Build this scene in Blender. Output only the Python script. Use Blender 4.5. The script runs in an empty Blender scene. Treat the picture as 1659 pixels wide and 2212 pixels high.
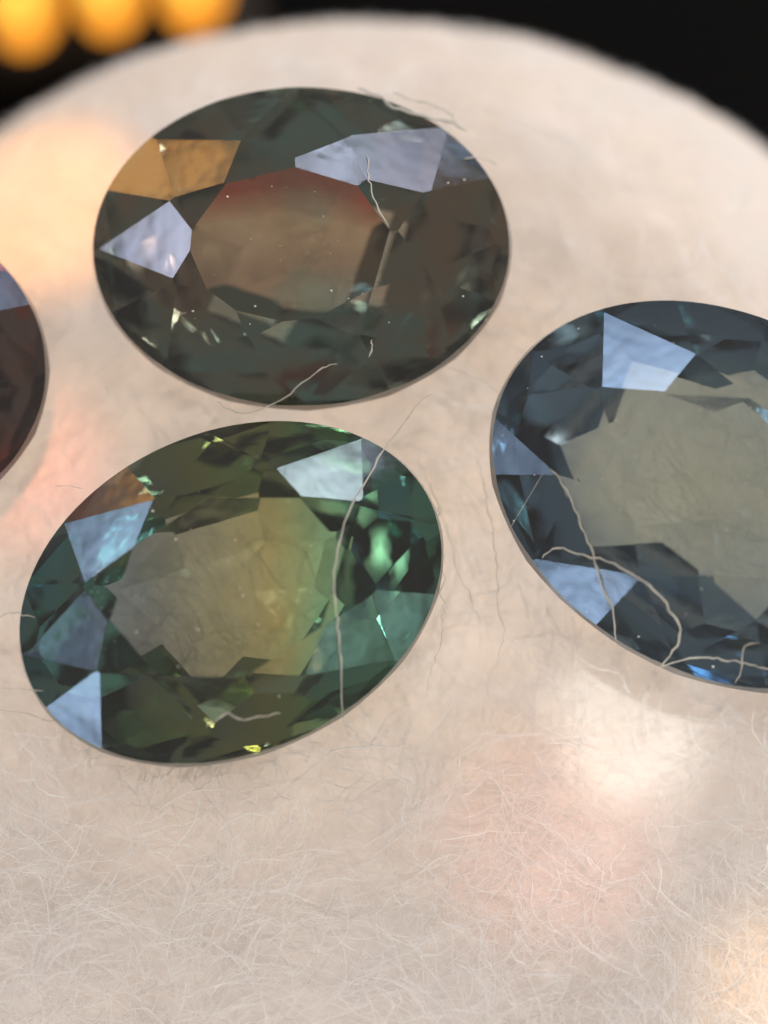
# Macro photograph: oval faceted sapphires resting on a fluffy fibre pad.   1 Blender unit = 1 mm
import bpy, math, random
import numpy as np
from mathutils import Vector, noise

S = bpy.context.scene
COL = S.collection
S.unit_settings.system = 'METRIC'
S.unit_settings.scale_length = 0.001
S.unit_settings.length_unit = 'MILLIMETERS'

# ------------------------------------------------------------------ camera
TILT = math.radians(11.0)          # lens axis off the vertical
DIST = 45.0                        # lens to the gem plane
FRAME_W = 12.8                     # width of the view at the gem plane
TARGET = np.array([0.0, 0.0, 1.6])
CAM = TARGET + DIST * np.array([0.0, -math.sin(TILT), math.cos(TILT)])
cam_data = bpy.data.cameras.new('camera')
cam = bpy.data.objects.new('camera', cam_data)
COL.objects.link(cam)
cam.location = CAM
cam.rotation_euler = (TILT, 0, 0)
cam_data.sensor_fit = 'HORIZONTAL'
cam_data.sensor_width = 36.0
cam_data.lens = 36.0 * DIST / FRAME_W
cam_data.clip_start = 1.0
cam_data.clip_end = 2000.0
cam_data.dof.use_dof = True
cam_data.dof.focus_distance = DIST - 0.35
cam_data.dof.aperture_fstop = 1e-3 * cam_data.lens / 2.8      # a 2.8 mm wide lens opening
S.camera = cam

# ------------------------------------------------------------------ pixel -> place
def ray(px, py):
    """direction of the view through a point of the photograph (given on a 1659 x 2212 grid)"""
    x = (px / 1659.0 - 0.5) * FRAME_W / DIST
    y = (0.5 - py / 2212.0) * FRAME_W * (2212.0 / 1659.0) / DIST
    c, s = math.cos(TILT), math.sin(TILT)
    return np.array([x, y * c + s, y * s - c])

def at(px, py, z):
    d = ray(px, py)
    return CAM + d * ((z - CAM[2]) / d[2])

def on_plane(px, py, c, n):
    d = ray(px, py)
    return CAM + d * (np.dot(np.array(c) - CAM, n) / np.dot(d, n))

# ------------------------------------------------------------------ world and exposure
w = bpy.data.worlds.new('World')
S.world = w
w.use_nodes = True
bg = w.node_tree.nodes['Background']
bg.inputs[0].default_value = (1.0, 0.92, 0.86, 1)
bg.inputs[1].default_value = 0.34
S.view_settings.view_transform = 'Standard'
S.view_settings.look = 'None'
S.view_settings.exposure = 0.10
S.view_settings.gamma = 1.0
S.view_settings.use_curve_mapping = False
cy = S.cycles
cy.max_bounces = 24
cy.transmission_bounces = 24
cy.glossy_bounces = 24
cy.diffuse_bounces = 4
cy.transparent_max_bounces = 16
cy.sample_clamp_indirect = 6.0
cy.blur_glossy = 0.6
cy.use_denoising = True

# ------------------------------------------------------------------ lamps
def aim(o, to):
    d = Vector(to) - o.location
    o.rotation_euler = d.to_track_quat('-Z', 'Y').to_euler()

def disc_lamp(name, loc, radius, radiance, colour, to=(0, 0, 1.5)):
    L = bpy.data.lights.new(name, 'AREA')
    L.shape = 'DISK'
    L.size = 2 * radius
    L.energy = radiance * math.pi * math.pi * radius * radius
    L.color = colour
    if name == 'facet_lamp':                  # the added facet discs get an uneven brightness
        L.use_nodes = True
        N, Lk = L.node_tree.nodes, L.node_tree.links
        em = N['Emission']
        g = N.new('ShaderNodeNewGeometry'); sp = N.new('ShaderNodeSeparateXYZ')
        mr = N.new('ShaderNodeMapRange'); mr.inputs[3].default_value = 0.25; mr.inputs[4].default_value = 1.7
        Lk.new(g.outputs['Parametric'], sp.inputs[0]); Lk.new(sp.outputs[1], mr.inputs[0]); Lk.new(mr.outputs[0], em.inputs['Strength'])
    o = bpy.data.objects.new(name, L)
    COL.objects.link(o)
    o.location = loc
    aim(o, to)
    return o

def panel_lamp(name, loc, sx, sy, radiance, colour, to=(0, 0, 1.5)):
    o = disc_lamp(name, loc, 1.0, 1.0, colour, to)
    L = o.data
    L.shape = 'RECTANGLE'
    L.size, L.size_y = sx, sy
    L.energy = radiance * math.pi * sx * sy
    return o

def spot_lamp(name, loc, to, radius_on_pad, radiance_w, colour, blend, size=0.5):
    L = bpy.data.lights.new(name, 'SPOT')
    o = bpy.data.objects.new(name, L)
    COL.objects.link(o)
    o.location = loc
    aim(o, to)
    d = (Vector(to) - Vector(loc)).length
    L.spot_size = 2 * math.atan(radius_on_pad / d)
    L.spot_blend = blend
    L.shadow_soft_size = size
    L.energy = radiance_w * d * d * 4 * math.pi
    L.color = colour
    return o


PAD_AT = (-0.37, -1.87)            # centre of the unseen lamp added under the pad to backlight it
#LAMPS_HERE
disc_lamp('facet_lamp', (-100.5, 20.9, 71.4), 5.5, 6.0, (0.68, 0.74, 1.0))  # discs added at mirror angles, each to brighten one crown facet
disc_lamp('facet_lamp', (11.1, 92.0, 85.4), 3.6, 6.5, (0.68, 0.74, 1.0))
disc_lamp('facet_lamp', (20.4, 45.2, 26.2), 3.2, 3.4, (0.68, 0.74, 1.0))
disc_lamp('facet_lamp', (-86.0, 70.0, 55.0), 5.2, 4.5, (0.46, 0.66, 1.0))
disc_lamp('facet_lamp', (-75.8, -78.4, 63.4), 5.5, 6.0, (0.46, 0.66, 1.0))
disc_lamp('facet_lamp', (30.3, 96.3, 67.5), 5.0, 7.0, (0.72, 0.92, 1.0))
disc_lamp('facet_lamp', (-10.0, 100.0, 71.0), 7.5, 6.5, (0.46, 0.66, 1.0))
disc_lamp('facet_lamp', (-99.2, -8.5, 76.4), 2.3, 3.5, (0.46, 0.66, 1.0))
disc_lamp('facet_lamp', (97.3, -42.9, 59.9), 4.5, 1.6, (0.5, 1.0, 0.82))  # mint discs added to brighten facets of the green stone
disc_lamp('facet_lamp', (77.7, -57.6, 74.6), 4.0, 1.3, (0.5, 1.0, 0.82))
disc_lamp('facet_lamp', (-90.6, 16.9, 76.9), 5.0, 2.0, (0.46, 0.66, 1.0))
disc_lamp('facet_lamp', (62.3, 92.0, 45.8), 5.0, 2.0, (0.46, 0.66, 1.0))
disc_lamp('amber_facet_lamp', (-27.9, 28.8, 13.6), 1.7, 4.2, (1.0, 0.46, 0.10))  # amber and red discs added for glows a glass lid would mirror
disc_lamp('amber_facet_lamp', (-21.6, 31.4, 17.4), 1.4, 4.0, (1.0, 0.46, 0.10))
disc_lamp('red_facet_lamp', (-27.0, 25.8, 10.3), 1.6, 0.7, (1.0, 0.20, 0.08))
disc_lamp('rim_lamp', (223.9, 129.3, 27.2), 15, 150, (0.92,0.96,1.0))  # unseen lamps added to whiten the far rim of the pad
disc_lamp('rim_lamp', (129.5, 224.3, 22.7), 15, 110, (0.92,0.96,1.0))
disc_lamp('pad_backlight', (PAD_AT[0], PAD_AT[1], -9.6), 8.5, 2.35, (1.0, 0.93, 0.86), (PAD_AT[0], PAD_AT[1], 0))
disc_lamp('key_lamp', (170, -38, 193), 8, 91, (1.0, 0.93, 0.87))  # unseen key lamps added where no crown facet mirrors them
disc_lamp('key_lamp', (20, 109, 235), 8, 60, (1.0, 0.93, 0.87))
disc_lamp('key_lamp', (-130, -122, 190), 8, 91, (1.0, 0.93, 0.87))
disc_lamp('key_lamp', (4, -167, 199), 8, 78, (1.0, 0.93, 0.87))
disc_lamp('key_lamp', (51, -165, 195), 8, 60, (1.0, 0.93, 0.87))
disc_lamp('key_lamp', (246, -56, 64), 8, 158, (1.0, 0.93, 0.87))
disc_lamp('key_lamp', (-200, 114, 122), 8, 95, (1.0, 0.93, 0.87))
disc_lamp('key_lamp', (-218, -128, 63), 8, 69, (1.0, 0.93, 0.87))
disc_lamp('key_lamp', (-97, -233, 64), 8, 158, (1.0, 0.93, 0.87))
spot_lamp('white_spot', (8.1, 32.0, 156.6), at(1372, 1540, 0.8), 0.86, 1.75, (0.98, 1.0, 0.93), 0.2)  # beams added to the pad in place of lamps mirrored in a lid
spot_lamp('amber_spot', (8.0, 32.7, 156.4), at(60, 400, 0.0), 2.4, 5.6, (1.0, 0.37, 0.05), 0.7)
spot_lamp('red_spot', (5.2, 31.9, 156.7), at(60, 1010, 0.0), 1.8, 3.0, (1.0, 0.25, 0.12), 1.0)
spot_lamp('red_spot', (8.0, 31.8, 156.6), at(1200, 1800, 0.4), 2.5, 1.0, (1.0, 0.35, 0.2), 1.0)
spot_lamp('amber_spot', (6.2, 29.9, 157.1), at(1680, 2150, 0.4), 1.8, 1.6, (1.0, 0.55, 0.15), 1.0)
#LAMPS_END

# ------------------------------------------------------------------ helpers
def tag(o, label=None, cat=None, group=None, kind=None):
    if label: o['label'] = label
    if cat: o['category'] = cat
    if group: o['group'] = group
    if kind: o['kind'] = kind
    return o

def mesh_obj(name, verts, faces, mat, parent=None, smooth=False):
    me = bpy.data.meshes.new(name)
    me.from_pydata([tuple(v) for v in verts], [], faces)
    if smooth:
        me.polygons.foreach_set('use_smooth', [True] * len(me.polygons))
    me.materials.append(mat)
    me.update()
    o = bpy.data.objects.new(name, me)
    COL.objects.link(o)
    if parent is not None:
        o.parent = parent
    return o

def new_mat(name):
    m = bpy.data.materials.new(name)
    m.use_nodes = True
    nt = m.node_tree
    nt.nodes.clear()
    return m, nt, nt.nodes, nt.links

# ------------------------------------------------------------------ materials
def pad_material():
    m, nt, N, Lk = new_mat('felted white fibre')
    out = N.new('ShaderNodeOutputMaterial')
    tc = N.new('ShaderNodeTexCoord')
    n1 = N.new('ShaderNodeTexNoise'); n1.inputs['Scale'].default_value = 0.45; n1.inputs['Detail'].default_value = 3
    n2 = N.new('ShaderNodeTexNoise'); n2.inputs['Scale'].default_value = 14.0; n2.inputs['Detail'].default_value = 6
    n2.inputs['Distortion'].default_value = 1.4
    n3 = N.new('ShaderNodeTexNoise'); n3.inputs['Scale'].default_value = 1.6; n3.inputs['Detail'].default_value = 5; n3.inputs['Distortion'].default_value = 1.0
    ramp = N.new('ShaderNodeValToRGB')                       # thin places let warmer light through
    ramp.color_ramp.elements[0].position = 0.3
    ramp.color_ramp.elements[0].color = (0.94, 0.76, 0.59, 1)
    ramp.color_ramp.elements[1].position = 0.7
    ramp.color_ramp.elements[1].color = (0.87, 0.78, 0.71, 1)
    mot = N.new('ShaderNodeMapRange'); mot.inputs[3].default_value = 0.80; mot.inputs[4].default_value = 1.1
    mul = N.new('ShaderNodeMix'); mul.data_type = 'RGBA'; mul.blend_type = 'MULTIPLY'; mul.inputs[0].default_value = 1.0
    bump = N.new('ShaderNodeBump'); bump.inputs['Strength'].default_value = 0.35; bump.inputs['Distance'].default_value = 0.04
    d = N.new('ShaderNodeBsdfDiffuse'); d.inputs['Color'].default_value = (0.80, 0.75, 0.72, 1)
    t = N.new('ShaderNodeBsdfTranslucent')
    mx = N.new('ShaderNodeMixShader')
    sy = N.new('ShaderNodeSeparateXYZ'); Lk.new(tc.outputs['Object'], sy.inputs[0])
    th = N.new('ShaderNodeMapRange')                         # translucency cut towards the front, so the added backlight fades there
    th.inputs[1].default_value = -7.0; th.inputs[2].default_value = -1.0
    th.inputs[3].default_value = 0.15; th.inputs[4].default_value = 0.5
    Lk.new(sy.outputs['Y'], th.inputs[0]); Lk.new(th.outputs[0], mx.inputs[0])
    for n_ in (n1, n2, n3): Lk.new(tc.outputs['Object'], n_.inputs['Vector'])
    Lk.new(n1.outputs['Fac'], ramp.inputs['Fac'])
    Lk.new(n3.outputs['Fac'], mot.inputs[0])
    Lk.new(ramp.outputs['Color'], mul.inputs[6]); Lk.new(mot.outputs[0], mul.inputs[7])
    Lk.new(mul.outputs[2], t.inputs['Color'])
    Lk.new(n2.outputs['Fac'], bump.inputs['Height'])
    Lk.new(bump.outputs['Normal'], d.inputs['Normal'])
    Lk.new(d.outputs[0], mx.inputs[1]); Lk.new(t.outputs[0], mx.inputs[2])
    Lk.new(mx.outputs[0], out.inputs['Surface'])
    return m

def fibre_material(name, col, transl=0.4, clear=0.0):
    m, nt, N, Lk = new_mat(name)
    out = N.new('ShaderNodeOutputMaterial')
    d = N.new('ShaderNodeBsdfDiffuse'); d.inputs['Color'].default_value = (*col, 1)
    t = N.new('ShaderNodeBsdfTranslucent'); t.inputs['Color'].default_value = (*col, 1)
    g = N.new('ShaderNodeBsdfGlossy'); g.inputs['Roughness'].default_value = 0.35
    mx = N.new('ShaderNodeMixShader'); mx.inputs[0].default_value = transl
    mx2 = N.new('ShaderNodeMixShader'); mx2.inputs[0].default_value = 0.07
    Lk.new(d.outputs[0], mx.inputs[1]); Lk.new(t.outputs[0], mx.inputs[2])
    Lk.new(mx.outputs[0], mx2.inputs[1]); Lk.new(g.outputs[0], mx2.inputs[2])
    tr = N.new('ShaderNodeBsdfTransparent')
    mx3 = N.new('ShaderNodeMixShader'); mx3.inputs[0].default_value = clear
    Lk.new(mx2.outputs[0], mx3.inputs[1]); Lk.new(tr.outputs[0], mx3.inputs[2])
    Lk.new(mx3.outputs[0], out.inputs['Surface'])
    return m

def gem_material(name, zones, rough=0.0, ior=1.77, axis='X', waver=0.35, second=None):
    """Faceted corundum: clear reflection outside, the crystal's own colour on what passes through or is
    turned back inside.  zones = [(position along the stone 0..1, colour)] is the colour zoning of the crystal."""
    m, nt, N, Lk = new_mat(name)
    out = N.new('ShaderNodeOutputMaterial')
    tc = N.new('ShaderNodeTexCoord')
    no = N.new('ShaderNodeTexNoise'); no.inputs['Scale'].default_value = 0.35; no.inputs['Detail'].default_value = 1
    sep = N.new('ShaderNodeSeparateXYZ')
    mp = N.new('ShaderNodeMapping')
    mp.inputs['Location'].default_value = (0.5, 0.5, 0.5)
    mp.inputs['Scale'].default_value = (0.13, 0.13, 0.13)
    Lk.new(tc.outputs['Object'], mp.inputs['Vector']); Lk.new(mp.outputs[0], sep.inputs[0])
    Lk.new(tc.outputs['Object'], no.inputs['Vector'])
    ad = N.new('ShaderNodeMath'); ad.operation = 'MULTIPLY_ADD'; ad.inputs[1].default_value = waver
    Lk.new(no.outputs['Fac'], ad.inputs[0]); Lk.new(sep.outputs[axis], ad.inputs[2])
    sb = N.new('ShaderNodeMath'); sb.operation = 'SUBTRACT'; sb.inputs[1].default_value = waver / 2
    Lk.new(ad.outputs[0], sb.inputs[0])
    ramp = N.new('ShaderNodeValToRGB')
    els = ramp.color_ramp.elements
    els[0].position, els[0].color = zones[0][0], (*zones[0][1], 1)
    els[1].position, els[1].color = zones[-1][0], (*zones[-1][1], 1)
    for p, c in zones[1:-1]:
        els.new(p).color = (*c, 1)
    Lk.new(sb.outputs[0], ramp.inputs['Fac'])
    colour = ramp.outputs['Color']
    if second:                                  # cloudy patches of a second colour in the crystal
        n2 = N.new('ShaderNodeTexNoise'); n2.inputs['Scale'].default_value = 0.62; n2.inputs['Detail'].default_value = 2
        m2 = N.new('ShaderNodeMapRange'); m2.inputs[1].default_value = 0.47; m2.inputs[2].default_value = 0.66
        x2 = N.new('ShaderNodeMix'); x2.data_type = 'RGBA'; x2.inputs[7].default_value = (*second, 1)
        Lk.new(tc.outputs['Object'], n2.inputs['Vector']); Lk.new(n2.outputs['Fac'], m2.inputs[0]); Lk.new(m2.outputs[0], x2.inputs[0])
        Lk.new(colour, x2.inputs[6]); colour = x2.outputs[2]
    geo = N.new('ShaderNodeNewGeometry')
    gm = N.new('ShaderNodeMix'); gm.data_type = 'RGBA'
    gm.inputs[6].default_value = (1, 1, 1, 1)
    Lk.new(geo.outputs['Backfacing'], gm.inputs[0]); Lk.new(colour, gm.inputs[7])
    fr = N.new('ShaderNodeFresnel'); fr.inputs['IOR'].default_value = ior
    re = N.new('ShaderNodeBsdfRefraction'); re.inputs['IOR'].default_value = ior; re.inputs['Roughness'].default_value = rough
    gl = N.new('ShaderNodeBsdfGlossy'); gl.inputs['Roughness'].default_value = rough
    Lk.new(colour, re.inputs['Color']); Lk.new(gm.outputs[2], gl.inputs['Color'])
    # smudges on the polish
    sm = N.new('ShaderNodeTexNoise'); sm.inputs['Scale'].default_value = 2.2; sm.inputs['Detail'].default_value = 4
    sr = N.new('ShaderNodeMapRange'); sr.inputs[1].default_value = 0.5; sr.inputs[2].default_value = 0.8; sr.inputs[3].default_value = rough; sr.inputs[4].default_value = rough + 0.08
    Lk.new(tc.outputs['Object'], sm.inputs['Vector']); Lk.new(sm.outputs['Fac'], sr.inputs[0]); Lk.new(sr.outputs[0], gl.inputs['Roughness'])
    # faint polishing lines
    wv = N.new('ShaderNodeTexNoise'); wv.inputs['Scale'].default_value = 1.3; wv.inputs['Detail'].default_value = 2
    bp = N.new('ShaderNodeBump'); bp.inputs['Strength'].default_value = 0.14; bp.inputs['Distance'].default_value = 0.05
    Lk.new(tc.outputs['Object'], wv.inputs['Vector']); Lk.new(wv.outputs['Fac'], bp.inputs['Height'])
    for nd in (re, gl, fr): Lk.new(bp.outputs['Normal'], nd.inputs['Normal'])
    mx = N.new('ShaderNodeMixShader')
    Lk.new(fr.outputs[0], mx.inputs[0]); Lk.new(re.outputs[0], mx.inputs[1]); Lk.new(gl.outputs[0], mx.inputs[2])
    Lk.new(mx.outputs[0], out.inputs['Surface'])
    return m

def plain(name, col, rough=0.6, spec=0.3):
    m, nt, N, Lk = new_mat(name)
    out = N.new('ShaderNodeOutputMaterial')
    b = N.new('ShaderNodeBsdfPrincipled')
    b.inputs['Base Color'].default_value = (*col, 1)
    b.inputs['Roughness'].default_value = rough
    b.inputs['Specular IOR Level'].default_value = spec
    no = N.new('ShaderNodeTexNoise'); no.inputs['Scale'].default_value = 2.0
    mr = N.new('ShaderNodeMapRange'); mr.inputs[3].default_value = rough - 0.1; mr.inputs[4].default_value = min(1, rough + 0.1)
    Lk.new(no.outputs['Fac'], mr.inputs[0]); Lk.new(mr.outputs[0], b.inputs['Roughness'])
    Lk.new(b.outputs[0], out.inputs['Surface'])
    return m

def glow(name, col, strength):
    m, nt, N, Lk = new_mat(name)
    out = N.new('ShaderNodeOutputMaterial')
    e = N.new('ShaderNodeEmission'); e.inputs[0].default_value = (*col, 1); e.inputs[1].default_value = strength
    Lk.new(e.outputs[0], out.inputs['Surface'])
    return m

# ------------------------------------------------------------------ gem geometry
class Gem:
    """Oval brilliant crown on a stepped pavilion, cut as the overlap of half spaces.
    Circle space (u, v, z): girdle radius 1 in (u, v); X = C + A u + B v + n z"""
    def __init__(s, px, py, a, b, rot, zg, tilt, th0, rt=0.52, rs=0.68, crown=30, steps=(), jit=0.0, seed=1, tweak=None, wild=0.10, gird=0.22):
        s.n = np.array([tilt[0], tilt[1], 1.0]); s.n /= np.linalg.norm(s.n)
        s.C = at(px, py, zg)
        ca, sa = math.cos(math.radians(rot)), math.sin(math.radians(rot))
        s.A = (on_plane(px + a * ca, py - a * sa, s.C, s.n) - on_plane(px - a * ca, py + a * sa, s.C, s.n)) / 2
        s.B = (on_plane(px - b * sa, py - b * ca, s.C, s.n) - on_plane(px + b * sa, py + b * ca, s.C, s.n)) / 2
        bl = np.linalg.norm(s.B)
        k = bl * math.tan(math.radians(crown))
        s.k = k
        rnd = random.Random(seed)
        R = math.radians
        P = []                                   # (kind, gx, gy, c): z <= c - gx u - gy v  (crown),  z >= ... (pavilion, sign -1)
        th = [R(th0 + 45 * i) for i in range(8)]
        def kz(r, dth): return k * (1 - r * math.cos(dth))
        ht = kz(rt, 0)
        s.ht = ht
        P.append(('table_facet', 0, 0, ht, 1))
        d = R(22.5)
        def plane3(a_, b_, c_):
            a_, b_, c_ = map(np.array, (a_, b_, c_))
            n = np.cross(b_ - a_, c_ - a_)
            gx, gy = n[0] / n[2], n[1] / n[2]
            return gx, gy, a_[2] + gx * a_[0] + gy * a_[1]
        for i in range(8):
            t = th[i]
            P.append(('kite_facet', k * math.cos(t), k * math.sin(t), k, 1))
        for i in range(8):
            t, t2 = th[i], th[i] + 2 * d
            m = t + d
            T1 = (rt * math.cos(t), rt * math.sin(t), ht); T2 = (rt * math.cos(t2), rt * math.sin(t2), ht)
            Sv = (rs * math.cos(m), rs * math.sin(m), kz(rs, d))
            P.append(('star_facet', *plane3(T1, T2, Sv), 1))
        for i in range(8):
            t, t2 = th[i], th[i] + 2 * d
            m = t + d
            Sv = (rs * math.cos(m), rs * math.sin(m), kz(rs, d))
            M = (math.cos(m), math.sin(m), 0)
            for g in (t, t2):
                P.append(('upper_girdle_facet', *plane3(Sv, (math.cos(g), math.sin(g), 0), M), 1))
        for j in range(len(P)):
            kd, gx, gy, c, sg = P[j]
            if jit and kd != 'table_facet':
                gx += rnd.gauss(0, jit); gy += rnd.gauss(0, jit)
            if tweak and j in tweak:
                gx += tweak[j][0]; gy += tweak[j][1]; c += tweak[j][2]
            P[j] = (kd, gx, gy, c, sg)
        # pavilion: steps = [(radius where the step starts, its slope in degrees on the short side, facet count, turn)]
        z0, r0 = -gird, 1.0
        last = None
        for (r, deg, cnt, turn) in steps:
            sl = bl * math.tan(R(deg))
            if last is not None:
                z0 = z0 - last * (r0 - r)
                r0 = r
            last = sl
            for q in range(cnt):
                t = R(th0 + turn + 360.0 / cnt * q)
                jx, jy = (rnd.gauss(0, 0.02), rnd.gauss(0, 0.02)) if r < 0.95 else (0, 0)
                if (r, deg, cnt, turn) == steps[-1]: sl = last * rnd.uniform(1 - wild, 1 + wild)
                P.append(('pavilion', (math.cos(t) + jx) * sl, (math.sin(t) + jy) * sl, (z0, r0, sl), -1))
        s.depth = -(z0 - last * r0)
        Q = []
        for kd, gx, gy, c, sg in P:
            if sg > 0: Q.append((kd, np.array([gx, gy, 1.0]), c))
            else:
                zz, rr, sl = c                     # z >= zz - sl*rr + (g.u)  at |u| = rr
                Q.append((kd, np.array([gx, gy, -1.0]), sl * rr - zz))
        NG = 96
        for q in range(NG):
            t = 2 * math.pi * (q + 0.5) / NG
            Q.append(('girdle', np.array([math.cos(t), math.sin(t), 0.012 / gird]), 0.988 * math.cos(math.pi / NG)))
        s.Q = Q
        s.polys = []
        for j, (kd, n, c) in enumerate(Q):
            nn = n / np.linalg.norm(n); p0 = nn * (c / np.linalg.norm(n))
            ref = np.array([0, 0, 1.0]) if abs(nn[2]) < 0.9 else np.array([1.0, 0, 0])
            e1 = np.cross(nn, ref); e1 /= np.linalg.norm(e1); e2 = np.cross(nn, e1)
            poly = [p0 + 20 * (x * e1 + y * e2) for x, y in ((-1, -1), (1, -1), (1, 1), (-1, 1))]
            for j2, (_k, n2, c2) in enumerate(Q):
                if j2 == j: continue
                outp = []
                dd = [np.dot(n2, p) - c2 for p in poly]
                L = len(poly)
                for q in range(L):
                    p1, p2, d1, d2 = poly[q], poly[(q + 1) % L], dd[q], dd[(q + 1) % L]
                    if d1 <= 1e-9: outp.append(p1)
                    if (d1 < -1e-9 and d2 > 1e-9) or (d1 > 1e-9 and d2 < -1e-9):
                        outp.append(p1 + (p2 - p1) * (d1 / (d1 - d2)))
                poly = outp
                if len(poly) < 3: break
            if len(poly) >= 3:
                s.polys.append((j, kd, poly))
        # world-space planes of the crown, to lay lint on
        s.wplanes = []
        for j, kd, poly in s.polys:
            if kd in ('pavilion', 'girdle'): continue
            W = [s.world(p) for p in poly]
            n = newell(W)
            if np.dot(n, np.mean(W, axis=0) - s.C) < 0: n = -n
            s.wplanes.append((j, kd, n, np.mean(W, axis=0)))
    def world(s, p):
        return s.C + s.A * p[0] + s.B * p[1] + s.n * p[2]
    def surface(s, px, py, lift=0.0):
        """where the view through a pixel meets the crown (None beside the stone)"""
        d = ray(px, py)
        t = max(np.dot(n, c - CAM) / np.dot(n, d) for _j, _k, n, c in s.wplanes if np.dot(n, d) < 0)
        p = CAM + d * t
        q = p - s.C
        M = np.linalg.solve(np.array([s.A, s.B, s.n]).T, q)
        if M[0] ** 2 + M[1] ** 2 > 1.0: return None
        return p - d / np.linalg.norm(d) * lift
    def build(s, label, mat, girdle_mat, group, table_mat=None):
        root = bpy.data.objects.new('gemstone', None)
        COL.objects.link(root)
        base = s.C - s.n * s.depth
        root.location = base
        root.empty_display_size = 1.0
        tag(root, label, 'gemstone', group)
        gird_v, gird_f, pav_v, pav_f = [], [], [], []
        for j, kd, poly in s.polys:
            W = [s.world(p) for p in poly]
            n = newell(W)
            if np.dot(n, np.mean(W, axis=0) - (s.C - s.n * 0.05)) < 0: W = W[::-1]
            W = [p - base for p in W]
            if kd == 'girdle':
                gird_f.append(list(range(len(gird_v), len(gird_v) + len(W)))); gird_v += W
            elif kd == 'pavilion':
                pav_f.append(list(range(len(pav_v), len(pav_v) + len(W)))); pav_v += W
            else:
                o = mesh_obj(kd, W, [list(range(len(W)))], table_mat if (table_mat and kd == 'table_facet') else mat, root)
        mesh_obj('girdle', gird_v, gird_f, girdle_mat, root)
        mesh_obj('pavilion', pav_v, pav_f, mat, root)
        return root

def newell(W):
    n = np.zeros(3)
    for q in range(len(W)):
        n += np.cross(W[q], W[(q + 1) % len(W)])
    return n / np.linalg.norm(n)

STEPS_A = ((1.0, 60, 16, 11.25), (0.90, 54, 8, 22.5), (0.80, 43, 8, 22.5), (0.55, 28, 8, 22.5))
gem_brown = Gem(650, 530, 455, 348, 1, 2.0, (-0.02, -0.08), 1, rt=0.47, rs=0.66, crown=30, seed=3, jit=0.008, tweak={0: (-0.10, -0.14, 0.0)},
                steps=((1.0, 60, 16, 11.25), (0.90, 50, 8, 22.5), (0.66, 41, 8, 0), (0.32, 22, 4, 20)))
gem_green = Gem(499, 1276, 480, 350, 24, 2.0, (0.0, -0.04), -10, rt=0.55, rs=0.70, crown=30, seed=5, jit=0.008, wild=0.26,
                steps=((1.0, 60, 16, 11.25), (0.90, 51, 8, 22.5), (0.70, 40, 8, 0), (0.46, 30, 5, 20)))
gem_blue = Gem(1560, 1065, 531, 390, -28, 2.1, (0.0, -0.06), 10, rt=0.49, rs=0.67, crown=29, seed=8, jit=0.008,
               steps=((1.0, 60, 16, 11.25), (0.90, 52, 8, 22.5), (0.76, 41, 8, 22.5), (0.52, 23, 6, 12)))
gem_dark = Gem(-330, 792, 435, 362, 0, 2.0, (0.05, -0.05), 0, rt=0.52, rs=0.70, crown=30, seed=11, jit=0.008, steps=STEPS_A)
GEMS = [gem_brown, gem_green, gem_blue, gem_dark]

# ------------------------------------------------------------------ setting: table, pad
table_mat = plain('black table', (0.003, 0.0028, 0.0027), 0.7, 0.06)
tv = [(-220, -220, -11), (220, -220, -11), (220, 220, -11), (-220, 220, -11)]
tag(mesh_obj('table_surface', tv, [(0, 1, 2, 3)], table_mat), kind='structure')

PAD_C = np.array([-0.37, -1.87, 0.0])
PAD_R = 12.85
EDGE = 5.2
def pad_z(x, y):
    r = math.hypot(x - PAD_C[0], y - PAD_C[1])
    t = max(0.0, (r - (PAD_R - EDGE)) / EDGE)
    z = -5.5 * (1 - math.sqrt(max(0.0, 1 - min(t, 1.0) ** 2)))
    z += 0.22 * noise.noise((x * 0.35, y * 0.35, 0.3)) + 0.07 * noise.noise((x * 1.4, y * 1.4, 4.1))
    z += 0.45 * max(0.0, min(1.0, (-y - 3.0) / 5.0))          # the wad swells towards the front
    for g in GEMS:
        q = np.array([x, y, 0.0]) - g.C; q[2] = 0
        M = np.linalg.solve(np.array([g.A[:2], g.B[:2]]).T, q[:2])
        rr = math.hypot(*M)
        if rr < 1.05:
            z -= 0.8 * (1.05 - rr) / 1.05
    return z
pv, pf = [], []
NR, NT = 140, 300
for i in range(NR + 1):
    u = i / NR
    r = PAD_R * math.sin(u * math.pi / 2) ** 0.8 if u > 0 else 0.0
    for j in range(NT):
        t = 2 * math.pi * j / NT
        rr = r * (1 + 0.006 * noise.noise((math.cos(t) * 9, math.sin(t) * 9, 7)))
        x, y = PAD_C[0] + rr * math.cos(t), PAD_C[1] + rr * math.sin(t)
        pv.append((x, y, pad_z(PAD_C[0] + r * math.cos(t), PAD_C[1] + r * math.sin(t))))
for i in range(NR):
    for j in range(NT):
        a0, a1 = i * NT + j, i * NT + (j + 1) % NT
        pf.append((a0, a0 + NT, a1 + NT, a1))
b0 = len(pv)
for j in range(NT):
    x, y, z = pv[NR * NT + j]
    pv.append((x, y, -10.6))
for j in range(NT):
    a0, a1 = NR * NT + j, NR * NT + (j + 1) % NT
    pf.append((a0, b0 + j, b0 + (j + 1) % NT, a1))
pad_mat = pad_material()
pad = mesh_obj('fibre_pad', pv, pf, pad_mat, smooth=True)
tag(pad, 'round pale pad of felted white fibre under the gemstones', 'pad')

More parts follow.
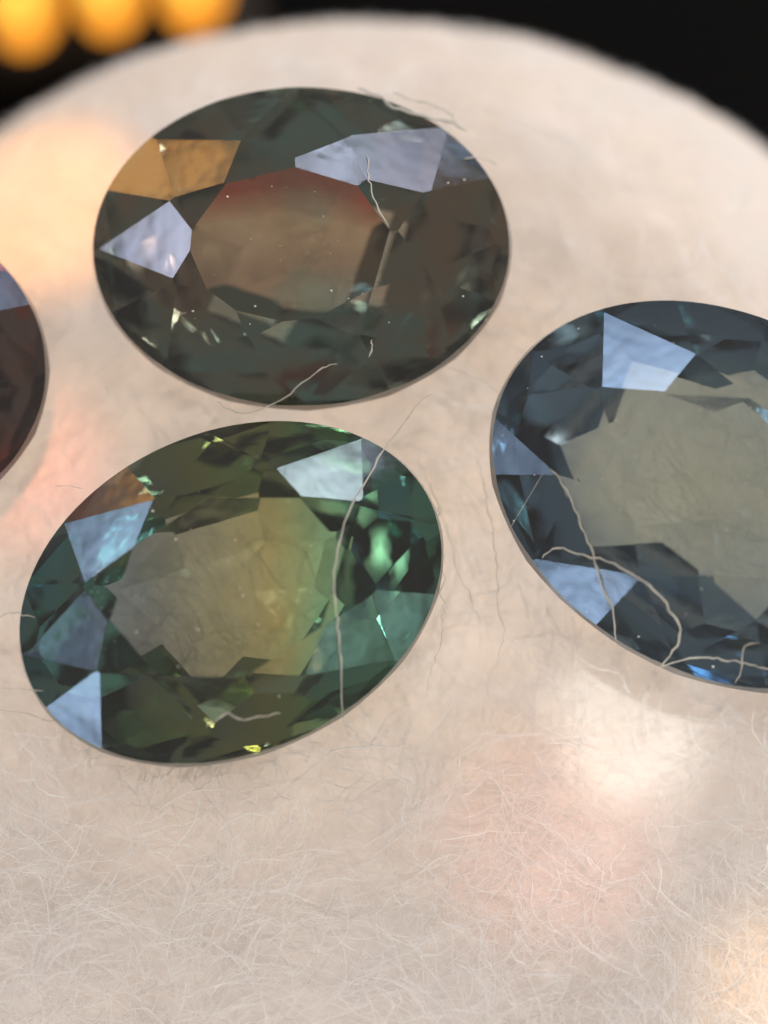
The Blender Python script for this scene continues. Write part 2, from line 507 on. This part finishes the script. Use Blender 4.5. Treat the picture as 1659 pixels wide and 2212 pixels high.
# ------------------------------------------------------------------ gems
frost = 0.25
def zone(*z): return list(z)
m_brown = gem_material('brown sapphire', zone((0.0, (0.48, 0.64, 0.66)), (0.24, (0.62, 0.58, 0.52)), (0.60, (0.64, 0.58, 0.51)), (1.0, (0.58, 0.64, 0.58))), axis='Y', waver=0.2, second=(0.50, 0.66, 0.66))
m_brown_table = gem_material('brown sapphire with painted red flash', zone((0.0, (0.52, 0.50, 0.44)), (0.36, (0.50, 0.45, 0.38)), (0.43, (0.64, 0.59, 0.48)), (0.48, (0.68, 0.61, 0.47)), (0.545, (0.50, 0.17, 0.12)), (0.60, (0.42, 0.18, 0.15)), (0.70, (0.60, 0.58, 0.54)), (1.0, (0.58, 0.62, 0.58))), axis='Y', waver=0.26)  # red inner reflection painted as a colour band across the table
m_green = gem_material('green sapphire', zone((0.0, (0.38, 0.50, 0.68)), (0.34, (0.52, 0.56, 0.54)), (0.60, (0.66, 0.66, 0.44)), (0.72, (0.48, 0.76, 0.62)), (1.0, (0.46, 0.78, 0.70))))
zb = lambda z: 0.5 + 0.13 * z
gd, gh = gem_blue.depth, gem_blue.ht
m_blue = gem_material('blue sapphire', zone((zb(0), (0.67, 0.73, 0.71)), (zb(gd * 0.55), (0.62, 0.70, 0.76)), (zb(gd - 0.05), (0.42, 0.52, 0.60)), (zb(gd + gh * 0.62), (0.44, 0.54, 0.60)), (zb(gd + gh * 0.95), (0.64, 0.71, 0.68))), axis='Z', waver=0.05)
m_dark_red_glow = gem_material('dark brown sapphire with painted red glow', zone((0.0, (0.88, 0.27, 0.15)), (0.29, (0.86, 0.28, 0.17)), (0.37, (0.58, 0.50, 0.46)), (1.0, (0.56, 0.55, 0.57))), axis='Y', waver=0.06)  # reflected red glow painted into the lower part as a tint
def gird(name, c): return gem_material(name, [(0.0, c), (1.0, c)], rough=0.3)
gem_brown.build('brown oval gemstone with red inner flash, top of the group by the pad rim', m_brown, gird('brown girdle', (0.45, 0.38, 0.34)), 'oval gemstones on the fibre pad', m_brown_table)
gem_green.build('green and olive oval gemstone crossed by a long pale fibre', m_green, gird('green girdle', (0.40, 0.42, 0.34)), 'oval gemstones on the fibre pad')
gem_blue.build('blue oval gemstone with one large bright blue facet, cut by right edge', m_blue, gird('blue girdle', (0.5, 0.5, 0.5)), 'oval gemstones on the fibre pad')
gem_dark.build('dark brown gemstone with painted red glow of which only a curved side shows at left edge', m_dark_red_glow, gird('dark girdle', (0.45, 0.35, 0.32)), 'oval gemstones on the fibre pad')

# ------------------------------------------------------------------ fibres
def tube(path, rad, verts, faces, sides=4, taper=True):
    P = [np.array(p, float) for p in path]
    n0 = len(verts)
    L = len(P)
    for i, p in enumerate(P):
        t = P[min(i + 1, L - 1)] - P[max(i - 1, 0)]
        t = t / (np.linalg.norm(t) + 1e-12)
        ref = np.array([0, 0, 1.0]) if abs(t[2]) < 0.9 else np.array([1.0, 0, 0])
        e1 = np.cross(t, ref); e1 /= np.linalg.norm(e1); e2 = np.cross(t, e1)
        f = i / (L - 1)
        r = rad * ((0.55 + 0.45 * min(1, 6 * min(f, 1 - f))) if taper else 1) * (1 + 0.35 * math.sin(i * 1.7 + n0) * math.sin(i * 0.43 + 1.3 * n0))
        for k in range(sides):
            a = 2 * math.pi * k / sides
            verts.append(p + r * (math.cos(a) * e1 + math.sin(a) * e2))
    for i in range(L - 1):
        for k in range(sides):
            a = n0 + i * sides + k; b = n0 + i * sides + (k + 1) % sides
            faces.append((a, b, b + sides, a + sides))
    faces.append(tuple(range(n0 + sides - 1, n0 - 1, -1)))
    faces.append(tuple(range(n0 + (L - 1) * sides, n0 + L * sides)))

def smooth_path(P, sub=6):
    """Catmull-Rom through the points"""
    P = [np.array(p, float) for p in P]
    Q = [2 * P[0] - P[1]] + P + [2 * P[-1] - P[-2]]
    out = []
    for i in range(1, len(Q) - 2):
        for k in range(sub):
            t = k / sub
            p0, p1, p2, p3 = Q[i - 1], Q[i], Q[i + 1], Q[i + 2]
            out.append(0.5 * (2 * p1 + (p2 - p0) * t + (2 * p0 - 5 * p1 + 4 * p2 - p3) * t * t + (3 * p1 - p0 - 3 * p2 + p3) * t ** 3))
    out.append(P[-1])
    return out

rnd = random.Random(42)
white_fibre = fibre_material('white cotton fibre', (0.97, 0.95, 0.93))
lint_mat = fibre_material('pale lint', (0.74, 0.70, 0.62), 0.3, 0.30)

GI = [(g.C[:2], np.linalg.inv(np.array([g.A[:2], g.B[:2]]).T)) for g in GEMS]
def under_gem(x, y):
    for c, M in GI:
        q0, q1 = x - c[0], y - c[1]
        if (M[0, 0] * q0 + M[0, 1] * q1) ** 2 + (M[1, 0] * q0 + M[1, 1] * q1) ** 2 < 1.04: return True
    return False

def wad(count, lo, hi, zlo, zhi, rad, seed, where=None, curl=0.35):
    """fine strands lying in the top of the pad, as one mass"""
    R = random.Random(seed)
    V, F = [], []
    made = 0
    while made < count:
        x = R.uniform(-8.0, 8.0); y = R.uniform(-10.5, 10.5)
        r = math.hypot(x - PAD_C[0], y - PAD_C[1])
        if r > PAD_R - 3.2 + 2.2 * R.random() ** 2: continue
        if where and R.random() > where(x, y): continue
        made += 1
        n = 9
        Ln = R.uniform(lo, hi) * R.uniform(0.6, 1.0)
        # strands comb along a slowly turning direction, with strays
        a = 3.0 * noise.noise((x * 0.16, y * 0.16, seed)) * 2 + R.gauss(0, 0.7)
        z = R.uniform(zlo, zhi)
        rise = R.gauss(0, 0.12) if r < PAD_R - 4 else 0.0
        p = np.array([x, y, 0.0])
        path = []
        da = R.gauss(0, curl) / n * 2
        for i in range(n):
            zz = pad_z_fast(p[0], p[1]) + z + rise * (i / n) * Ln
            if under_gem(p[0], p[1]): zz = pad_z_fast(p[0], p[1]) + min(z, 0.10)
            path.append((p[0], p[1], max(zz, pad_z_fast(p[0], p[1]) + 0.005)))
            a += da + R.gauss(0, curl * 0.45)
            p = p + (Ln / n) * np.array([math.cos(a), math.sin(a), 0])
        tube(path, rad * (R.uniform(0.6, 1.25) if R.random() > 0.05 else R.uniform(1.4, 1.9)), V, F, 3)
    return V, F

GX, GY, G0 = 170, 220, {}
_gx0, _gx1, _gy0, _gy1 = -11.0, 11.0, -14.0, 14.0
_H = np.array([[pad_z(_gx0 + (_gx1 - _gx0) * i / GX, _gy0 + (_gy1 - _gy0) * j / GY) for j in range(GY + 1)] for i in range(GX + 1)])
def pad_z_fast(x, y):
    i = min(GX, max(0, int((x - _gx0) / (_gx1 - _gx0) * GX + 0.5))); j = min(GY, max(0, int((y - _gy0) / (_gy1 - _gy0) * GY + 0.5)))
    return _H[i, j]

def front(x, y): return max(0.06, min(1.0, (-y - 1.2) / 4.0)) * max(0.12, min(1.0, 0.5 + 1.6 * noise.noise((x * 0.55, y * 0.55, 9.0))))
V, F = wad(6500, 0.6, 2.6, 0.0, 0.2, 0.0048, 1)
o = tag(mesh_obj('matted_fibres', V, F, white_fibre), 'fine matted white fibres covering the pad surface', 'fibres', kind='stuff')
V, F = wad(2600, 0.4, 2.6, 0.15, 0.8, 0.0080, 2, front, 0.5)
o = tag(mesh_obj('loose_fibres', V, F, white_fibre), 'loose curly white fibres standing up along the front of the pad', 'fibres', kind='stuff')

V, F = [], []
R = random.Random(77)
for _ in range(3600):
    t = math.radians(R.uniform(28, 160))
    r = PAD_R - abs(R.gauss(0, 0.9)) - 0.02
    c_, s_ = math.cos(t), math.sin(t)
    p = np.array([PAD_C[0] + r * c_, PAD_C[1] + r * s_, 0.0]); p[2] = pad_z(p[0], p[1])
    dr = max(0.15, (r - (PAD_R - EDGE)) / EDGE)
    a = t + R.gauss(0, 0.8)
    d = np.array([math.cos(a) * dr, math.sin(a) * dr, max(0.05, 1 - dr) * R.uniform(0.3, 1)])
    Ln = R.uniform(0.04, 0.2)
    path = []
    for i in range(5):
        path.append(p.copy()); p = p + d * Ln / 5; d = d + np.array([R.gauss(0, .12), R.gauss(0, .12), R.gauss(0, .12)])
    tube(path, 0.006, V, F, 3)
tag(mesh_obj('rim_fuzz', V, F, white_fibre), 'short soft white fuzz along the far rim of the pad', 'fibres', kind='stuff')

# single strands of lint one can point at: each is a thing of its own
def strand(label, pts, rad, gem=None, z=None, mat=None, sub=6, wob=0.012, cat='fibre', group='loose strands of lint'):
    P = []
    R = random.Random(label)
    for q in pts:
        px, py = q[0], q[1]
        p = None
        if len(q) == 3:
            p = at(px, py, q[2])
        else:
            if gem is not None: p = gem.surface(px, py, rad * 1.1)
            if p is None: p = at(px, py, z if z is not None else 2.0)
        P.append(p)
    P = smooth_path(P, sub)
    P = [p + np.array([R.gauss(0, wob), R.gauss(0, wob), abs(R.gauss(0, wob * 0.3))]) for p in P]
    V, F = [], []
    tube(P, rad * 0.50, V, F, 6)
    base = np.array(P[0])
    o = mesh_obj('lint_strand', [v - base for v in V], F, mat or lint_mat, smooth=True)
    o.location = base
    tag(o, label, cat, group)
    return o

def dense(pts, step=40):
    out = []
    for a, b in zip(pts[:-1], pts[1:]):
        n = max(1, int(math.hypot(b[0] - a[0], b[1] - a[1]) / step))
        for i in range(n):
            t = i / n
            out.append((a[0] + (b[0] - a[0]) * t, a[1] + (b[1] - a[1]) * t))
    out.append(pts[-1])
    return out

strand('long pale fibre lying down across the whole green gemstone', dense([(937, 850), (905, 872), (868, 920), (826, 975), (800, 1025), (760, 1090), (738, 1150), (724, 1210), (722, 1280), (732, 1370), (737, 1450), (739, 1550)]), 0.026, gem_green, 2.0, sub=3)
strand('short zigzag pale fibre on the lower part of the green gemstone', dense([(446, 1568), (470, 1552), (490, 1540), (505, 1548), (528, 1556), (548, 1550), (580, 1546), (606, 1540)], 25), 0.025, gem_green, 2.1, sub=3, wob=0.006)
strand('wavy pale fibre hanging off the bottom of the brown gemstone', dense([(468, 866), (490, 884), (520, 893), (555, 886), (600, 868), (640, 840), (680, 806), (705, 792), (728, 788)], 30), 0.024, gem_brown, 2.05, sub=3)
strand('tiny upright pale fibre low on the brown gemstone', dense([(802, 735), (804, 750), (797, 772)], 12), 0.024, gem_brown, sub=3, wob=0.004)
strand('thick pale fibre running down the left of the blue gemstone', dense([(1190, 1015), (1215, 1045), (1238, 1090), (1262, 1150), (1285, 1215), (1305, 1280), (1325, 1330), (1330, 1385)], 30), 0.032, gem_blue, 2.1, sub=3)
strand('thick arching fibre curling over the lower half of the blue gemstone', dense([(1172, 1205), (1190, 1188), (1215, 1186), (1260, 1200), (1310, 1212), (1350, 1232), (1390, 1255), (1425, 1290), (1455, 1330), (1470, 1360), (1462, 1395), (1440, 1425), (1425, 1440)], 30), 0.032, gem_blue, 2.1, sub=3)
strand('long fibre along the bottom edge of the blue gemstone', dense([(1430, 1440), (1470, 1425), (1520, 1420), (1580, 1428), (1640, 1440), (1700, 1448)], 30), 0.026, gem_blue, 2.1, sub=3)
strand('bent fibre with a hooked top at lower right of the blue gemstone', dense([(1588, 1475), (1600, 1450), (1604, 1412), (1612, 1393), (1640, 1388)], 20), 0.022, gem_blue, 2.1, sub=3, wob=0.005)
strand('straight golden fibre at the left tip of the blue gemstone', [(1098, 1148), (1135, 1086), (1173, 1022)], 0.010, gem_blue, 2.1, wob=0.0)  # thin tube added for the golden line of a facet edge
strand('frayed thick fibre on the upper right rim of the brown gemstone', dense([(770, 192), (815, 205), (850, 232), (900, 248), (950, 258), (985, 268), (1010, 285)], 30), 0.055, gem_brown, 2.1, sub=3)
strand('thinner fibre beside the frayed one on the brown gemstone rim', dense([(850, 200), (890, 215), (930, 225), (970, 245), (985, 262)], 30), 0.03, gem_brown, 2.1, sub=3)
strand('short pale fibre poking in at the right rim of the brown gemstone', dense([(1003, 343), (1025, 340), (1055, 346), (1075, 356)], 20), 0.026, gem_brown, 2.0, sub=3, wob=0.004)
strand('soft faint fibre down the middle right of the brown gemstone', dense([(793, 335), (800, 400), (812, 440), (840, 490)], 30), 0.022, gem_brown, 2.0, sub=3)
strand('thin fibre bridging from the brown gemstone towards the blue one', dense([(925, 795), (960, 795), (1005, 804), (1050, 828), (1085, 850)], 30), 0.014, None, 1.2, sub=3)
strand('fine fibre hugging the right side of the green gemstone', dense([(930, 1040), (945, 1090), (948, 1150), (958, 1210), (956, 1290), (955, 1380), (935, 1440), (922, 1490)], 30), 0.014, None, 1.7, sub=3, wob=0.02)
strand('fine fibre looping between the green and blue gemstones', dense([(1030, 985), (1045, 1060), (1060, 1130), (1075, 1230), (1078, 1330), (1090, 1370), (1075, 1420)], 30), 0.014, None, 1.2, sub=3, wob=0.02)
strand('fine fibre slanting over the pad right of the green gemstone', dense([(905, 985), (945, 1090), (970, 1150), (985, 1230), (1010, 1280), (1040, 1350)], 30), 0.013, None, 1.0, sub=3, wob=0.02)
strand('curved fibre running off the left edge beside the green gemstone', dense([(-10, 1338), (20, 1326), (50, 1326), (75, 1335)], 20), 0.02, None, 2.1, sub=3)
strand('hooked fibre at the lower left rim of the green gemstone', dense([(-8, 1488), (40, 1488), (95, 1493)], 30), 0.016, None, 2.0, sub=3)
strand('faint fibre at the left edge below the green gemstone', dense([(-8, 1530), (40, 1540), (85, 1552), (115, 1558)], 30), 0.016, None, 1.6, sub=3)
strand('short fibre across the upper left rim of the green gemstone', dense([(118, 1050), (145, 1049), (178, 1056)], 20), 0.017, None, 2.1, sub=3, wob=0.004)
strand('pale fibre rising from the pad to the bottom of the green gemstone', dense([(485, 1635), (462, 1670), (445, 1695), (410, 1707)], 20), 0.016, None, 1.5, sub=3)

# a few longer curls on the front of the wad, seen one by one
curls = [
 ('forked white curl on the pad below the green gemstone', [(258, 1738), (275, 1790), (285, 1820), (278, 1850), (290, 1890)]),
 ('long white curl left of the pad centre, bent like a hook', [(470, 1862), (432, 1862), (410, 1900), (395, 1960), (372, 2000), (362, 2060), (368, 2110)]),
 ('straight white fibre slanting up right at lower centre left', [(375, 2045), (430, 1990), (500, 1945)]),
 ('white fibre with an elbow at the lower left edge of the picture', [(-8, 1870), (20, 1890), (28, 1920), (18, 1950), (50, 1975)]),
 ('white fibre falling steeply at lower left', [(280, 2020), (300, 2070), (312, 2120)]),
 ('long white fibre sweeping right from below the green gemstone', [(690, 1640), (730, 1620), (800, 1612), (885, 1612)]),
 ('white fibre curving at lower right of the pad', [(1230, 2010), (1270, 2050), (1330, 2090), (1400, 2120)]),
 ('long white fibre slanting down right near the right edge', [(1380, 1880), (1450, 1950), (1530, 2010), (1620, 2060)]),
 ('short bright fibre leaning at the lower right', [(1420, 1850), (1428, 1900), (1418, 1945)]),
 ('bright fibre lying in the bottom right corner', [(1540, 2150), (1590, 2180), (1640, 2215)]),
 ('white fibre drooping below the centre of the pad', [(840, 1660), (880, 1700), (868, 1760), (885, 1800)]),
]
for lab, pts in curls:
    P0 = at(pts[0][0], pts[0][1], 0.7)
    strand(lab, pts, 0.026, None, 1.0, mat=white_fibre, sub=7, wob=0.010, group='longer curls on the front of the pad')

# dust specks on the stones, too small to tell apart
dust_mat = fibre_material('white dust', (0.85, 0.82, 0.74), 0.1)
def specks(gem, spots, label):
    V, F = [], []
    R = random.Random(label)
    for (px, py, r) in spots:
        c = gem.surface(px, py, r * 0.5)
        if c is None: continue
        n0 = len(V)
        ax = R.uniform(0, 3.14)
        for i in range(6):
            a = i * math.pi / 3 + ax
            q = r * R.uniform(0.5, 1.1)
            V.append(c + np.array([math.cos(a) * q, math.sin(a) * q * 0.7, R.uniform(-0.2, 0.2) * r]))
        V.append(c + np.array([0, 0, r * 0.7])); V.append(c - np.array([0, 0, r * 0.4]))
        for i in range(6):
            F.append((n0 + i, n0 + (i + 1) % 6, n0 + 6)); F.append((n0 + (i + 1) % 6, n0 + i, n0 + 7))
    o = mesh_obj('dust_specks', V, F, dust_mat)
    tag(o, label, 'dust', kind='stuff')
R = random.Random(9)
def around(cx, cy, sx, sy, n, lo=0.006, hi=0.016): return [(cx + R.gauss(0, sx), cy + R.gauss(0, sy), R.uniform(lo, hi)) for _ in range(n)]
specks(gem_brown, [(551, 661, .03), (716, 628, .028), (753, 645, .025), (417, 672, .035), (1003, 388, .035), (968, 395, .02), (540, 700, .02), (350, 325, .03), (492, 425, .03), (1000, 640, .02), (1050, 690, .02)] + around(650, 560, 200, 150, 26), 'tiny pale dust specks on the brown gemstone')
specks(gem_green, [(330, 1104, .03), (385, 1440, .02), (603, 1504, .022), (428, 1360, .022), (600, 1315, .02), (380, 1165, .02), (295, 1365, .02)] + around(220, 1300, 25, 40, 26, .004, .010) + around(480, 1300, 200, 150, 30), 'tiny pale dust specks on the green gemstone')
specks(gem_blue, [(1085, 940, .02), (1170, 770, .02), (1250, 710, .025), (1110, 1125, .02), (1540, 1440, .03), (1380, 1375, .02)] + around(1380, 780, 40, 30, 20, .004, .010) + around(1400, 1100, 170, 200, 30), 'tiny pale dust specks on the blue gemstone')

# ------------------------------------------------------------------ amber lamps behind the pad
amber = glow('lit amber lens', (1.0, 0.36, 0.035), 1.0)
amber_hot = glow('lit amber core', (1.0, 0.60, 0.08), 1.15)
collar = plain('dark lamp collar', (0.02, 0.015, 0.01), 0.5)
STRIP_Z = -9.2
def led(px, py, z, label):
    c = at(px, py, z)
    root = bpy.data.objects.new('amber_lamp', None); COL.objects.link(root)
    root.location = (c[0], c[1], STRIP_Z)
    tag(root, label, 'lamp', 'amber lamps in a row behind the pad')
    def lathe(name, prof, mat):
        V, F = [], []
        n = 28
        for r, zz in prof:
            for k in range(n):
                a = 2 * math.pi * k / n
                V.append((r * math.cos(a), r * math.sin(a) * 1.35, zz))
        for i in range(len(prof) - 1):
            for k in range(n):
                a, b = i * n + k, i * n + (k + 1) % n
                F.append((a, b, b + n, a + n))
        F.append(tuple(range((len(prof) - 1) * n, len(prof) * n)))
        return mesh_obj(name, V, F, mat, root, smooth=True)
    h = z - STRIP_Z
    R0 = 0.78
    lathe('lamp_collar', [(R0 * 1.12, 0), (R0 * 1.12, 0.5), (R0 * 1.0, 0.55)], collar)
    lathe('lamp_lens', [(R0, 0.5), (R0, h - R0 * 0.6)] + [(R0 * math.cos(a), h - R0 * 0.6 + R0 * 0.6 * math.sin(a)) for a in [i * math.pi / 2 / 7 for i in range(1, 7)]] + [(0.02, h)], amber)
    lathe('lamp_core', [(R0 * 0.74, h - R0 * 0.22), (R0 * 0.62, h + 0.02), (R0 * 0.4, h + 0.08), (0.02, h + 0.10)], amber_hot)
led(40, -25, -7.5, 'glowing amber lamp, leftmost of the blurred three in the top left corner')
led(226, -58, -7.5, 'glowing amber lamp, middle of the blurred three at top left')
led(412, -70, -7.5, 'glowing amber lamp, rightmost of the blurred three at top left')
c0, c1 = at(-200, 30, STRIP_Z), at(560, -80, STRIP_Z)
dv = (c1 - c0) / np.linalg.norm(c1 - c0); pv2 = np.array([-dv[1], dv[0], 0]) * 1.4
V = [p + q + np.array([0, 0, dz]) for dz in (-1.79, -0.004) for p, q in ((c0, -pv2), (c1, -pv2), (c1, pv2), (c0, pv2))]
o = mesh_obj('lamp_strip', [v - c0 for v in V], [(3, 2, 1, 0), (4, 5, 6, 7), (0, 1, 5, 4), (1, 2, 6, 5), (2, 3, 7, 6), (3, 0, 4, 7)], collar)
o.location = c0
tag(o, 'dark strip under the row of amber lamps in the top left corner', 'strip')
